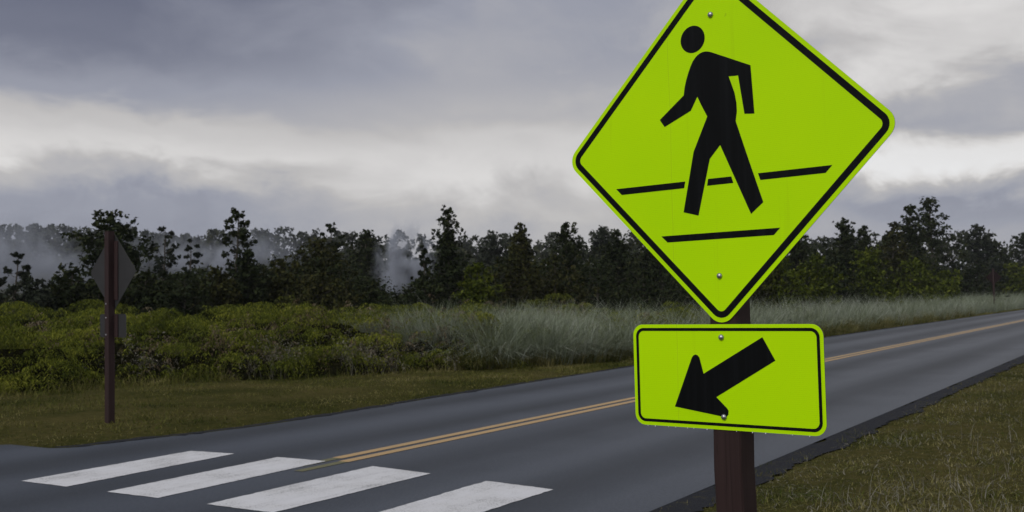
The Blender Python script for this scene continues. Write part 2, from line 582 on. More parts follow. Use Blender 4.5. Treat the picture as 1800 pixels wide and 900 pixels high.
s0a, s0b = st(gnd(617, 808))[0], st(gnd(650, 812))[0]
YS = np.concatenate([np.arange(0, 60, 1.0), np.geomspace(60, 330, 20)])
yl = np.concatenate([[s0a], YS[YS > s0a + .3]])
road_strip('centre_line', yl, [lambda s: t_cen(s) - .172, lambda s: t_cen(s) - .046], .0045, M['yellow_paint'], road, kind=None)
yr = np.concatenate([[s0b - .12], YS[YS > s0b + .3]])
road_strip('centre_line', yr, [lambda s: t_cen(s) + .046, lambda s: t_cen(s) + .172], .0045, M['yellow_paint'], road, kind=None)
for dt, s1 in ((-.168, s0a), (.050, s0b - .12)):
    road_strip('old_line', np.linspace(s1 - .62, s1 + .02, 8), [lambda s, d=dt: t_cen(s) + d + .005, lambda s, d=dt: t_cen(s) + d + .115], .0036, M['old_yellow'], road, kind=None)

# ------------------------------------------------------------------ signs
def rounded(hx, hy, r, turn=0.0, seg=8):
    P = []
    for cx, cy, a0 in ((hx - r, hy - r, 0), (-hx + r, hy - r, 90), (-hx + r, -hy + r, 180), (hx - r, -hy + r, 270)):
        for k in range(seg + 1):
            a = rad(a0 + 90 * k / seg)
            P.append((cx + r * math.cos(a), cy + r * math.sin(a)))
    c, s = math.cos(turn), math.sin(turn)
    return [(c * x - s * y, s * x + c * y) for x, y in P]


def plate(name, P, parent, front, back, th=.0026):
    n = len(P)
    V = [(x, 0, z) for x, z in P] + [(x, th, z) for x, z in P]
    Fc = [list(range(n)), list(range(2 * n - 1, n - 1, -1))] + [[i, n + i, n + (i + 1) % n, (i + 1) % n] for i in range(n)]
    me = bpy.data.meshes.new(name)
    me.from_pydata(V, [], Fc)
    me.polygons.foreach_set('material_index', [0, 1] + [2] * n)
    return obj(name, me, [front, back, M['edge']], parent)


def ring(name, A, B, parent, mat, y=-.0007):
    n = len(A)
    V = [(x, y, z) for x, z in A] + [(x, y, z) for x, z in B]
    me = bpy.data.meshes.new(name)
    me.from_pydata(V, [], [[i, (i + 1) % n, n + (i + 1) % n, n + i] for i in range(n)])
    return obj(name, me, mat, parent)


def film(name, P, parent, mat, y=-.0007):
    me = bpy.data.meshes.new(name)
    me.from_pydata([(x, y, z) for x, z in P], [], [list(range(len(P)))])
    return obj(name, me, mat, parent)


def bolt(parent, u, v, r=.0088, y=-.001, sgn=-1):
    V, Fc, n = [], [], 14
    prof = [(r * 1.0, 0), (r * 1.0, .0012), (r * .92, .003), (r * .7, .0052), (r * .38, .0066), (0.0005, .0071)]
    for pr, ph in prof:
        for k in range(n):
            a = 6.2832 * k / n
            V.append((u + pr * math.cos(a), y + sgn * ph, v + pr * math.sin(a)))
    for i in range(len(prof) - 1):
        for k in range(n):
            Fc.append([i * n + k, i * n + (k + 1) % n, (i + 1) * n + (k + 1) % n, (i + 1) * n + k])
    Fc.append([(len(prof) - 1) * n + k for k in range(n)])
    me = bpy.data.meshes.new('bolt')
    me.from_pydata(V, [], Fc)
    me.polygons.foreach_set('use_smooth', [True] * len(Fc))
    return obj('bolt', me, M['steel'], parent)


def timber(name, parent, mat, x0, x1, y0, y1, z0, z1, bev=.005, slope=0.0, seed=0):
    """a squared post with eased edges and slightly wavering faces"""
    rg = np.random.default_rng(seed)
    P = [(x0 + bev, y0), (x1 - bev, y0), (x1, y0 + bev), (x1, y1 - bev), (x1 - bev, y1), (x0 + bev, y1), (x0, y1 - bev), (x0, y0 + bev)]
    V, Fc, lv = [], [], 26
    for i in range(lv):
        z = z0 + (z1 - z0) * i / (lv - 1)
        dx, dy = rg.normal(size=2) * .0006
        for x, y in P:
            V.append((x + dx, y + dy, z + (slope * (y - y0) if i == lv - 1 else 0)))
    for i in range(lv - 1):
        for k in range(8):
            Fc.append([i * 8 + k, i * 8 + (k + 1) % 8, (i + 1) * 8 + (k + 1) % 8, (i + 1) * 8 + k])
    Fc += [list(range(7, -1, -1)), [(lv - 1) * 8 + k for k in range(8)]]
    me = bpy.data.meshes.new(name)
    me.from_pydata(V, [], Fc)
    return obj(name, me, mat, parent)


MM = .001
BODY = [(-24.8, 277.2), (-14, 275.0), (-3.3, 270.7), (117.5, 213.6), (124.6, 73.5), (93.7, 77.0), (77.7, 190.3), (47.6, 192.2), (55.3, 170.4), (64.9, 141.0), (69.6, 112.5),
        (70.2, 88.0), (65.4, 59.8), (94.6, -33.0), (142.6, -180.7), (103.8, -211.4), (13.2, -4.0), (-21.9, -41.1), (-65.1, -204.7), (-114.7, -191.4), (-74.7, -14.7),
        (-25.7, 84.7), (-44.4, 121.1), (-56.6, 147.8), (-79.8, 108.7), (-171.2, 71.3), (-187.0, 94.7), (-102.1, 157.9), (-98, 181), (-92.0, 202), (-84.5, 222), (-76.4, 240),
        (-68.5, 254), (-59.4, 264.5), (-51, 271), (-42.9, 275.0), (-34, 277.2)]
LINES = [[(-352.2, -101.9), (-106.0, -100.0), (-110.3, -119.6), (-332.1, -121.9)], [(-29.6, -99.2), (45.7, -98.9), (51.4, -118.2), (-33.4, -119.0)],
         [(129.4, -97.6), (347.7, -95.8), (327.9, -115.4), (136.0, -117.3)], [(-194.0, -259.0), (190.8, -256.2), (171.3, -275.5), (-172.9, -278.6)]]
ARROW = [(-164.8, -770.1), (-102.5, -623.8), (-97.6, -617.2), (-90.5, -613.8), (-82.7, -615.7), (-76.9, -622.6), (-64.8, -669.6), (125.7, -561.6), (162.8, -627.0),
         (-25.3, -736.2), (6.4, -765.3), (12.7, -773.8), (11.4, -785.0), (5.4, -792.5), (-5.8, -791.9)]


def frame(cx, cy, cz, yaw, l=0.0, b=0.0, flip=False):
    t = Vector((math.cos(yaw), -math.sin(yaw), 0))
    n = Vector((-math.sin(yaw), -math.cos(yaw), 0))
    up2 = math.cos(b) * Vector((0, 0, 1)) + math.sin(b) * n
    X = math.cos(l) * t - math.sin(l) * up2
    U = math.cos(l) * up2 + math.sin(l) * t
    Yv = -(X.cross(U))
    if flip:
        X, Yv = -X, -Yv
    return X, Yv, U, Vector((cx, cy, cz))


def sign_empty(name, fr, drop, label):
    X, Yv, U, c = fr
    o = c - U * drop
    mw = Matrix(((X.x, Yv.x, U.x, o.x), (X.y, Yv.y, U.y, o.y), (X.z, Yv.z, U.z, o.z), (0, 0, 0, 1)))
    return empty(name, mw, label, 'road sign')


def place(child, z):
    child.location = (0, 0, z)
    return child


# the near sign: panel centre measured from the photograph's perspective
fr = frame(.60131, 3.03659, 2.03844 - .03, .68742, -.00591, .00466)
DROP = fr[3].z - float(ground_z(.6, 3.04)) + .02
sg = sign_empty('crosswalk_sign', fr, DROP, 'large bright yellow-green pedestrian crossing sign on brown timber post in the foreground')
timber('post', sg, M['post'], -.0425, .0465, .0028, .0918, -.25, DROP + .50, seed=1)
pn = place(plate('warning_panel', rounded(.381, .381, .046, rad(45)), sg, M['sheeting'], M['signback']), DROP)
ring('border', rounded(.3685, .3685, .036, rad(45)), rounded(.3500, .3500, .018, rad(45)), pn, M['black'])
film('walking_figure', [(x * MM, z * MM) for x, z in BODY], pn, M['black'])
film('figure_head', [(-.0662 + .0405 * math.cos(a), .3205 + .0405 * math.sin(a)) for a in np.linspace(0, 6.2832, 41)[:-1]], pn, M['black'])
for q in LINES:
    film('crossing_line', [(x * MM, z * MM) for x, z in q], pn, M['black'])
bolt(pn, -.0044, .3825)
bolt(pn, -.0023, -.3848)
PV = -.6775
pq = place(plate('arrow_plaque', rounded(.305, .1525, .034), sg, M['sheeting'], M['signback']), DROP + PV)
ring('border', rounded(.2945, .142, .026), rounded(.2855, .133, .018), pq, M['black'])
film('direction_arrow', [(x * MM, z * MM - PV) for x, z in ARROW], pq, M['black'])
bolt(pq, -.0032, .1145)
bolt(pq, -.0024, -.1152, y=-.0014)
rg = np.random.default_rng(12)
dv, df = [], []
for k, x in enumerate([-.262, -.236, -.19, -.165, -.125, -.104, -.06, .035, .085, .125, .205, .255]):
    r, i0 = rg.uniform(.0012, .0022), len(dv)
    for a in range(4):
        for c in range(6):
            th, ph = math.pi * (a / 3), 6.2832 * c / 6
            dv.append((x + r * math.sin(th) * math.cos(ph), .0013 + r * math.sin(th) * math.sin(ph), -.1535 - r * .5 + 1.15 * r * math.cos(th)))
    for a in range(3):
        for c in range(6):
            df.append([i0 + a * 6 + c, i0 + a * 6 + (c + 1) % 6, i0 + (a + 1) * 6 + (c + 1) % 6, i0 + (a + 1) * 6 + c])
me = bpy.data.meshes.new('water_drops')
me.from_pydata(dv, [], df)
obj('water_drops', me, M['drop'], pq, kind='stuff')

# the sign across the road, seen from behind
p0 = gnd(193, 748)
z0 = float(ground_z(*p0))
fr = frame(p0[0] + .03, p0[1] + .04, 2.00, .655, 0.0, 0.0, flip=True)
sg2 = sign_empty('crosswalk_sign', fr, 2.00 - z0, 'dark back of a diamond sign and small plaque on red-brown post across the road')
D2 = 2.00 - z0
timber('post', sg2, M['post_red'], -.047, .047, .0028, .0958, -.2, D2 + .53, slope=.0, seed=2)
pn2 = place(plate('warning_panel', rounded(.381, .381, .046, rad(45)), sg2, M['sheeting'], M['signback']), D2)
ring('border', rounded(.3685, .3685, .036, rad(45)), rounded(.3500, .3500, .018, rad(45)), pn2, M['black'])
timber('back_strip', pn2, M['post_red'], -.13, -.049, .0028, .018, -.37, .40, bev=.003, seed=3)  # thin red-brown strip on the panel back, beside the post
pq2 = place(plate('arrow_plaque', rounded(.305, .1525, .034), sg2, M['sheeting'], M['signback']), D2 - .705)
ring('border', rounded(.2945, .142, .026), rounded(.2855, .133, .018), pq2, M['black'])
timber('back_strip', pq2, M['post_red'], -.13, -.049, .0028, .018, -.148, .148, bev=.003, seed=4)  # the same red-brown strip on the plaque back
for v in (-.42, -.60, -.82):
    bolt(sg2, .012, D2 + v, r=.011, y=.0958, sgn=1)

# the small far sign, also from behind
rr = ray(1747, 500)
p3 = rr[:2] * 76
z3 = float(ground_z(*p3))
fr = frame(p3[0], p3[1], 2.48, .66, 0.0, 0.0, flip=True)
sg3 = sign_empty('warning_sign', fr, 2.48 - z3, 'small far diamond sign back on dark post rising from the pale roadside grass')
D3 = 2.48 - z3
timber('post', sg3, M['post_red'], -.06, .06, .003, .11, -.2, D3 + .62, seed=6)
place(plate('warning_panel', rounded(.381, .381, .05, rad(45)), sg3, M['sheeting'], M['signback_brown']), D3)

# ------------------------------------------------------------------ plants
def unit(v):
    return v / np.maximum(np.linalg.norm(v, axis=-1, keepdims=True), 1e-9)


def leaves(Cn, size, rng, up=.5, ratio=.5, out=None):
    """one rhombic leaf at every centre"""
    n = len(Cn)
    nr = rng.normal(size=(n, 3))
    nr[:, 2] += up
    if out is not None:
        nr = nr + out * .9
    nr = unit(nr)
    t = unit(np.cross(nr, rng.normal(size=(n, 3))))
    b2 = np.cross(nr, t)
    s = (size * rng.uniform(.6, 1.35, n))[:, None]
    V = np.stack([Cn - t * s, Cn - b2 * s * ratio + nr * s * .12, Cn + t * s, Cn + b2 * s * ratio + nr * s * .12], 1).reshape(-1, 3)
    return V, np.arange(4 * n).reshape(n, 4)


def tubes(segs, sides=5):
    """segs: list of (polyline Nx3, radii N)"""
    V, Q = [], []
    for P, R in segs:
        P = np.asarray(P, float)
        d = unit(np.gradient(P, axis=0))
        ref = np.where(np.abs(d[:, 2:3]) > .9, np.array([[1., 0, 0]]), np.array([[0, 0, 1.]]))
        a = unit(np.cross(d, ref))
        b2 = np.cross(d, a)
        i0 = sum(len(v) for v in V)
        ang = np.arange(sides) * 6.2832 / sides
        ringv = P[:, None] + np.asarray(R)[:, None, None] * (a[:, None] * np.cos(ang)[None, :, None] + b2[:, None] * np.sin(ang)[None, :, None])
        V.append(ringv.reshape(-1, 3))
        I = i0 + np.arange(len(P) * sides).reshape(len(P), sides)
        J = np.roll(I, -1, 1)
        Q.append(np.stack([I[:-1], J[:-1], J[1:], I[1:]], -1).reshape(-1, 4))
    return np.concatenate(V), np.concatenate(Q)


PROFILE = {
    'dense': ([0, .12, .3, .55, .75, .9, 1], [.75, .95, 1, .84, .62, .40, .12]),
    'tower': ([0, .12, .3, .5, .62, .8, .93, 1], [.9, 1.0, .85, .62, .48, .50, .34, .10]),
    'slim': ([0, .3, .42, .5, .62, .78, .92, 1], [.1, .25, .75, .5, .85, 1, .7, .2]),
    'sparse': ([0, .2, .45, .7, .9, 1], [.35, .8, 1, .85, .5, .2]),
    'shrub': ([0, .15, .4, .7, .9, 1], [.9, 1, .97, .78, .5, .22]),
    'open': ([0, .15, .35, .55, .72, .86, 1], [.7, .9, 1, .85, .65, .42, .10]),
}
STY = {  # limbs, lowest limb, clump size, leaves per tree, twigs per limb
    'dense': (46, .05, .30, 9500, 5), 'tower': (48, .05, .34, 9500, 5), 'slim': (26, .32, .34, 4600, 6),
    'sparse': (26, .12, .24, 4200, 6), 'shrub': (32, .03, .32, 5600, 4), 'open': (48, .05, .28, 9500, 5)}


def stand_back(px, D, off):
    """no nearer than `off` metres to the left of the road's near side, measured along the pixel's direction"""
    if px < 1300:
        return D
    k = math.sin(TH) - math.cos(TH) * (px - 900) / FPX
    return max(D, off / max(k, .115))


def make_tree(name, px, top, hw, depth, style, mat, label, cat='tree', group=None, leaf=.072, amount=1.0, seed=None, side=0.0):
    rng = np.random.default_rng(seed if seed is not None else int(abs(px) * 7 + top))
    base = ray(px, horizon(px))[:2] * depth
    gz = float(ground_z(*base)) - .05
    H = CAMZ + (horizon(px) - top) / FPX * depth - gz
    W = hw / FPX * depth
    nl, lo, rc, nleaf, ntw = STY[style]
    tr, tw = [], []
    n = 9
    hz = np.linspace(0, .93 * H, n)
    wob = np.cumsum(rng.normal(0, .025 * H / n ** .5, (n, 2)), 0)
    wob -= wob[0]
    if style == 'shrub':
        wob *= .5
    wob[:, 0] += side * W * (hz / H) ** 1.5
    TP = np.column_stack([wob, hz])
    r0 = max(.035, .022 * H + .012)
    tr.append((TP, r0 * (1 - .86 * hz / (.93 * H))))
    clumps, rads = [], []
    pw = lambda h: np.interp(h, *PROFILE[style])
    for i in range(nl):
        h = lo + (1 - lo) * (i + rng.uniform(0, 1)) / nl
        a = i * 2.39996 + rng.normal(0, .35)
        reach = 1.18 * W * pw(h) * rng.uniform(.35, 1.0) ** .7
        rcl = max(.10, min(rc * W, .17 * H)) * rng.uniform(.45, 1.1) * (1.0 if h < .85 else .62)
        reach = max(0, reach - rcl * .3)
        hs = max(.04, h - rng.uniform(.25, .5) * reach / H - .05)
        ax = np.array([np.interp(hs * H, hz, TP[:, 0]), np.interp(hs * H, hz, TP[:, 1]), hs * H])
        axt = np.array([np.interp(h * H, hz, TP[:, 0]), np.interp(h * H, hz, TP[:, 1]), 0])
        end = axt + np.array([math.cos(a) * reach, math.sin(a) * reach, h * H - rcl * .6])
        mid = .5 * (ax + end) + np.array([0, 0, -.08 * reach]) + rng.normal(0, .05 * reach + .01, 3)
        rl = r0 * (1 - .85 * hs) * .42
        tr.append((np.array([ax, .5 * (ax + mid), mid, end]), np.array([rl, rl * .8, rl * .6, rl * .22])))
        clumps.append(end)
        rads.append(rcl)
        if style in ('dense', 'tower', 'shrub', 'open'):
            clumps.append(mid * .55 + .45 * (axt + np.array([0, 0, h * H - rcl * .4])))
            rads.append(rcl * .9)
        for k in range(ntw):
            d = rng.normal(size=3)
            d[2] = abs(d[2]) * .8 - .1
            d = d / np.linalg.norm(d)
            e = end + d * rcl * rng.uniform(.7, 1.9)
            e[2] = min(e[2], H * 1.0)
            if k < 3:
                tw.append((np.array([mid * .3 + end * .7, .5 * (end + e) + rng.normal(0, .02, 3), e]), np.array([rl * .3, rl * .22, rl * .1])))
            clumps.append(e)
            rads.append(rcl * rng.uniform(.25, .6))
    clumps, rads = np.array(clumps), np.array(rads)
    wgt = rads ** 2
    cnt = np.maximum(6, (wgt / wgt.sum() * nleaf * .88 * amount)).astype(int)
    idx = np.repeat(np.arange(len(clumps)), cnt)
    d = unit(rng.normal(size=(len(idx), 3)))
    rr = np.abs(rng.normal(0, .62, len(idx))).clip(0, 1.5)
    Cn = clumps[idx] + d * (rads[idx] * rr)[:, None] * (rng.uniform(.55, 1.25, (len(clumps), 3)) * np.array([1.05, 1.05, .95]))[idx]
    Cn[:, 2] = np.maximum(Cn[:, 2], .03)
    V, Qd = leaves(Cn, leaf * max(1.0, depth / 42) ** .85, rng, .5, .52, d)
    mw = Matrix.Translation((base[0], base[1], gz))
    root = empty(name, mw, label, cat, group)
    tv, tq = tubes(tr, 5)
    tv2, tq2 = tubes(tw, 3)
    tv, tq = np.concatenate([tv, tv2]), np.concatenate([tq, tq2 + len(tv)])
    obj('trunk', np_mesh('trunk', tv, tq, smooth=True), M['bark'], root)
    obj('crown', np_mesh('crown', V, Qd), M[mat], root)
    return root


TREES = [
    # px, top, half width, depth, style, leaf material, label
    (200, 371, 84, 34, 'dense', 'ohia', 'broad dark tree standing directly behind the back-turned diamond sign', .0),
    (24, 443, 30, 33, 'sparse', 'ohia_g', 'small thin tree at the left edge of the photo against steam', .0),
    (288, 400, 34, 43, 'sparse', 'ohia_g', 'sparse tree with see-through crown just right of the broad dark tree', .0),
    (332, 421, 24, 46, 'sparse', 'ohia_g', 'thin grey-green tree between the see-through tree and the slender tall tree', .0),
    (413, 366, 30, 40, 'slim', 'ohia', 'tall slender tree with tufted top and bare lower trunk', .1),
    (436, 446, 42, 35, 'dense', 'ohia', 'low dark rounded tree at the foot of the tall slender tree', .0),
    (560, 420, 70, 43, 'dense', 'ohia_b', 'wide olive-brown tree on the left of the steam plume', .0),
    (582, 393, 22, 60, 'slim', 'ohia', 'thin tree whose lone tuft tops the olive-brown tree', .0),
    (646, 405, 52, 66, 'dense', 'ohia', 'dark tree mass behind the left side of the steam plume', .0),
    (795, 361, 44, 40, 'tower', 'ohia', 'tallest dark tree just right of the steam plume', .0),
    (748, 432, 17, 41, 'sparse', 'ohia', 'small ragged tree leaning into the steam plume', .0),
    (868, 408, 52, 92, 'dense', 'ohia_g', 'hazy grey tree behind the gap right of the tallest dark tree', .0),
    (920, 393, 38, 44, 'tower', 'ohia_b', 'olive tree with forked pointed top left of the large sign', .0),
    (1004, 391, 46, 46, 'dense', 'ohia', 'dark bushy tree with a knob top near the large sign left edge', .0),
    (1062, 398, 40, 84, 'dense', 'ohia_g', 'hazy flat-topped tree showing beside the large sign lower left edge', .0),
    (1084, 404, 38, 50, 'dense', 'ohia', 'dark tree half hidden by the lower left edge of the large sign', .0),
    (1165, 400, 58, 52, 'dense', 'ohia', 'dark tree behind the lower left side of the large diamond panel', .0),
    (1285, 396, 66, 55, 'dense', 'ohia', 'dark tree almost wholly hidden behind the large diamond panel', .0),
    (1400, 391, 46, 56, 'dense', 'ohia', 'dark tree emerging from behind the large sign lower right edge', .0),
    (1483, 383, 40, 60, 'dense', 'ohia', 'dark round-topped tree second to the right of the large sign', .0),
    (1522, 395, 24, 52, 'dense', 'ohia', 'narrow dark tree in front of the round-topped one', .0),
    (1570, 391, 34, 60, 'open', 'ohia_b', 'ragged olive tree at the left foot of the tallest right-hand tree', .0),
    (1650, 346, 56, 62, 'open', 'ohia', 'tallest tree on the right with gaps in its pointed crown', -.15),
    (1608, 360, 34, 64, 'tower', 'ohia', 'second peak tree just left of the tallest right-hand tree', .0),
    (1722, 396, 40, 105, 'dense', 'ohia_g', 'hazy tree behind and right of the tallest right-hand tree', .0),
    (1748, 424, 46, 68, 'dense', 'ohia', 'dark low tree above the small far sign', .0),
    (1800, 409, 44, 84, 'dense', 'ohia', 'dark tree cut by the right edge of the photo', .0),
]
for px, top, hw, dp, stl, mt, lb, sdw in TREES:
    dp = stand_back(px, dp, 17.5)
    make_tree('ohia_tree', px, top, hw, dp, stl, mt, lb, group='trees behind the roadside ferns', side=sdw, amount=2.0 if hw > 80 else 1.45 if hw > 60 else 1.0)

SHRUBS = [
    (62, 490, 40, 30, 'ohia_g', 'low grey-green shrub right of the small thin tree at far left'),
    (128, 470, 42, 31, 'ohia', 'dark shrub at the left foot of the broad dark tree'),
    (258, 476, 44, 31, 'ohia', 'dark shrub just right of the back-turned diamond sign'),
    (325, 480, 46, 33, 'ohia', 'dark shrub under the sparse grey-green trees'),
    (385, 472, 34, 34, 'ohia_b', 'olive shrub below the bare trunk of the slender tree'),
    (492, 452, 48, 36, 'ohia_b', 'olive-brown shrub left of the wide olive-brown tree'),
    (565, 478, 52, 34, 'ohia_b', 'olive shrub in front of the wide olive-brown tree'),
    (640, 492, 40, 35, 'ohia', 'dark shrub at the left foot of the steam plume'),
    (748, 482, 40, 36, 'ohia', 'dark shrub at the right foot of the steam plume'),
    (842, 462, 34, 37, 'fernbush', 'yellow-green shrub below the right side of the tallest dark tree'),
    (895, 448, 46, 39, 'ohia_b', 'olive shrub at the foot of the forked-top tree'),
    (975, 450, 50, 40, 'ohia_b', 'olive shrub under the dark knob-topped tree'),
    (1050, 462, 48, 42, 'ohia', 'dark shrub left of the diamond panel bottom corner'),
    (1130, 472, 50, 44, 'ohia', 'dark shrub just above the left end of the arrow plaque'),
    (1225, 470, 50, 46, 'ohia', 'dark shrub behind the bottom corner of the diamond panel'),
    (1330, 462, 44, 47, 'ohia_b', 'olive shrub right of the post between the two panels'),
    (1372, 452, 40, 47, 'fernbush', 'green shrub first to the right of the diamond panel'),
    (1440, 446, 38, 48, 'fernbush', 'green drooping shrub under the round-topped tree'),
    (1528, 434, 40, 50, 'fernbush', 'tall yellow-green shrub draped in hanging fronds right of the large sign'),
    (1480, 470, 36, 47, 'ohia', 'dark shrub between two yellow-green shrubs right of the large sign'),
    (1602, 456, 46, 51, 'fernbush', 'wide yellow-green shrub below the tallest right-hand tree'),
    (1655, 474, 34, 52, 'fernbush', 'low green shrub at the right foot of the wide yellow-green shrub'),
    (1712, 468, 38, 60, 'ohia', 'dark shrub just left of the small far sign'),
    (1778, 462, 36, 64, 'fernbush', 'dull green shrub just right of the small far sign'),
]
for px, top, hw, dp, mt, lb in SHRUBS:
    dp = stand_back(px, dp, 14.8)
    make_tree('shrub', px, top, hw * 1.3, dp, 'shrub', mt, lb, 'shrub', 'shrubs at the foot of the trees', leaf=.08 if mt == 'fernbush' else .072)

# ---- the thicket that closes the gaps beneath the trees
rng = np.random.default_rng(17)
pc, po = [], []
for k in range(230):
    px = -120 + 2050 * (k + rng.random()) / 230
    D = np.interp(px, [-100, 400, 900, 1400, 1900], [37, 40, 47, 56, 78])
    D = stand_back(px, D, 17.0) * rng.uniform(.97, 1.2)
    topy = horizon(px) - np.interp(px, [-100, 60, 130, 300, 460, 590, 630, 675, 720, 750, 900, 1200, 1500, 1650, 1900], [40, 18, 40, 52, 78, 88, 58, 16, 8, 36, 80, 96, 92, 86, 70]) * rng.uniform(.7, 1.08)
    b0 = ray(px, horizon(px))[:2] * D
    gz = float(ground_z(*b0))
    h = CAMZ + (horizon(px) - topy) / FPX * D - gz
    n = 470
    kc = np.column_stack([rng.normal(0, .55, (16, 2)), rng.uniform(.1, .95, 16) * h])
    kk = rng.integers(0, 16, n)
    d = unit(rng.normal(size=(n, 3)))
    P = kc[kk] + d * np.abs(rng.normal(0, .26, (n, 1))) * (D / 40)
    P[:, 2] = P[:, 2].clip(.02, h)
    pc.append(P + np.array([b0[0], b0[1], gz]))
    po.append(d)
V, Qd = leaves(np.concatenate(pc), .075, rng, .5, .55, np.concatenate(po))
obj('thicket', np_mesh('thicket', V, Qd), M['ohia'], label='dark tangled thicket closing the gaps beneath the trees', cat='thicket', kind='stuff')

# ---- the far wooded rise, one mass
rng = np.random.default_rng(21)
RX = [-700, 0, 100, 200, 320, 420, 560, 650, 720, 800, 900, 1000, 1080, 1200, 1400, 1540, 1700, 1760, 1900, 2300]
RY = [395, 391, 393, 400, 408, 404, 402, 410, 412, 415, 408, 407, 402, 408, 414, 410, 408, 414, 418, 430]
allC, allO = [], []
for row, (kd, nt, dy) in enumerate(((1.12, 105, 0), (1.0, 90, 8), (.88, 70, 28), (.76, 56, 50), (.64, 50, 74))):
    for k in range(nt):
        px = -700 + 3000 * (k + rng.uniform(0, 1)) / nt
        D = 175 * kd * rng.uniform(.95, 1.05) * (1 - .18 * sm(1000, 1700, px))
        topy = np.interp(px, RX, RY) + dy * .55 + rng.normal(0, 2.5) - (rng.random() < .10) * 6
        b0 = ray(px, horizon(px))[:2] * D
        if st(b0)[1] > -26:
            continue
        gz = float(ground_z(*b0))
        top = CAMZ + (horizon(px) - topy) / FPX * D
        h = max(top - gz, 3.5)
        wd = rng.uniform(3.2, 5.0)
        nlv = 400
        hh = rng.uniform(.05, 1, nlv)
        kk = rng.integers(0, 14, nlv)
        kc = np.column_stack([rng.normal(size=(14, 2)) * .55, rng.uniform(.15, .95, 14)])
        prof = np.interp(kc[kk, 2], [0, .3, .7, 1], [.8, 1, .75, .25])
        d = unit(rng.normal(size=(nlv, 3)))
        P = np.column_stack([kc[kk, 0] * wd * prof, kc[kk, 1] * wd * prof, kc[kk, 2] * h]) + d * np.array([.9, .9, .75]) * rng.uniform(.3, 1, (nlv, 1)) * min(1.2, h * .18)
        P[:, 2] = np.clip(P[:, 2], .1, h)
        allC.append(P + np.array([b0[0], b0[1], gz]))
        allO.append(d)
V, Qd = leaves(np.concatenate(allC), .36, rng, .4, .6, np.concatenate(allO))
obj('far_wood', np_mesh('far_wood', V, Qd), M['farleaf'], label='hazy grey wooded rise along the skyline behind the steam', cat='wood', kind='stuff')


# ---- fern bank
def frond_mesh(P, a, Lg, rise, drop, rng, pairs=9, pl=.16, pw=.012):
    """P: n bases; a: headings; drooping fronds with narrow hanging pinnae"""
    n = len(P)
    out = np.column_stack([np.cos(a), np.sin(a), np.zeros(n)])
    perp = np.column_stack([-np.sin(a), np.cos(a), np.zeros(n)])
    up = np.array([0, 0, 1.])
    Vs = []
    for k in range(pairs):
        u = (k + .6) / pairs
        pos = P + out * (Lg * u)[:, None] + up * (rise * u - drop * u * u)[:, None]
        for s in (-1, 1):
            l = pl * (1 - .55 * u) * rng.uniform(.7, 1.25, n)
            dr = rng.uniform(.25, .85, n)
            d = unit(perp * s + out * rng.uniform(.1, .6, (n, 1)) - up * dr[:, None])
            wv = unit(np.cross(d, up + .4 * rng.normal(size=(n, 3)))) * (pw * rng.uniform(.7, 1.3, n))[:, None]
            tip = pos + d * l[:, None] - up * (l * .25)[:, None]
            mid = pos + d * (l * .45)[:, None] + up * (.012)
            Vs.append(np.stack([pos, mid - wv, tip, mid + wv], 1))
    V = np.stack(Vs, 1).reshape(-1, 3)
    return V, np.arange(len(V)).reshape(-1, 4)


def fern_top(s, q):
    x, y = xy(s, t_bush(s) - q)
    qe = q + .75 * lump(x, y, 2.7, 3, 1) - .25
    base = 1.0 * (1 - np.exp(-np.maximum(qe, 0) / .6)) + .016 * np.clip(q, 0, 12)
    low = 1 - .28 * sm(18.5, 23, s)                 # lower where the tall pale grass takes over
    return base * low * (1 + .15 * lump(x, y, 4.2, 2, 3)) + .46 * lump(x, y, 2.0, 3, 9) * np.clip(qe / .8, 0, 1)


rng = np.random.default_rng(31)
# canopies: on the crown of the bank and, lower, stepping down its face
nc = 680
cs = 6.3 + (37 - 6.3) * rng.random(nc) ** 1.3
cq = np.where(rng.random(nc) < .17, rng.uniform(.05, 1.1, nc), rng.uniform(.8, 11.5, nc))
cx, cy = xy(cs, t_bush(cs) - cq)
ctop = fern_top(cs, cq) * np.where(cq < 1.1, rng.uniform(.45, 1.0, nc), rng.uniform(.86, 1.06, nc))
ok = (ctop > .16) & ((cs < 17) | (rng.random(nc) < .75))
cx, cy, cq, ctop = cx[ok], cy[ok], cq[ok], ctop[ok]
cr = rng.uniform(.28, .62, len(cx))
per = (26 * (cr / .45) ** 1.6).astype(int) + 6
k = np.repeat(np.arange(len(cx)), per)
n = len(k)
az = rng.uniform(0, 6.2832, n)
az = np.where(rng.random(n) < .35, -math.pi / 2 + rng.normal(0, .8, n), az)
ro = cr[k] * rng.random(n) ** .6 * .8
P = np.column_stack([cx[k] + ro * np.cos(az), cy[k] + ro * np.sin(az), ground_z(cx[k], cy[k]) + ctop[k] - .38 * ro * ro / cr[k] + rng.normal(0, .025, n)])
Lg = rng.uniform(.20, .42, n)
V1, Q1 = frond_mesh(P, az + rng.normal(0, .35, n), Lg, rng.uniform(.0, .10, n), (.55 + 1.5 * ro / cr[k]) * Lg * rng.uniform(.7, 1.2, n), rng, pairs=8, pl=.105, pw=.0085)
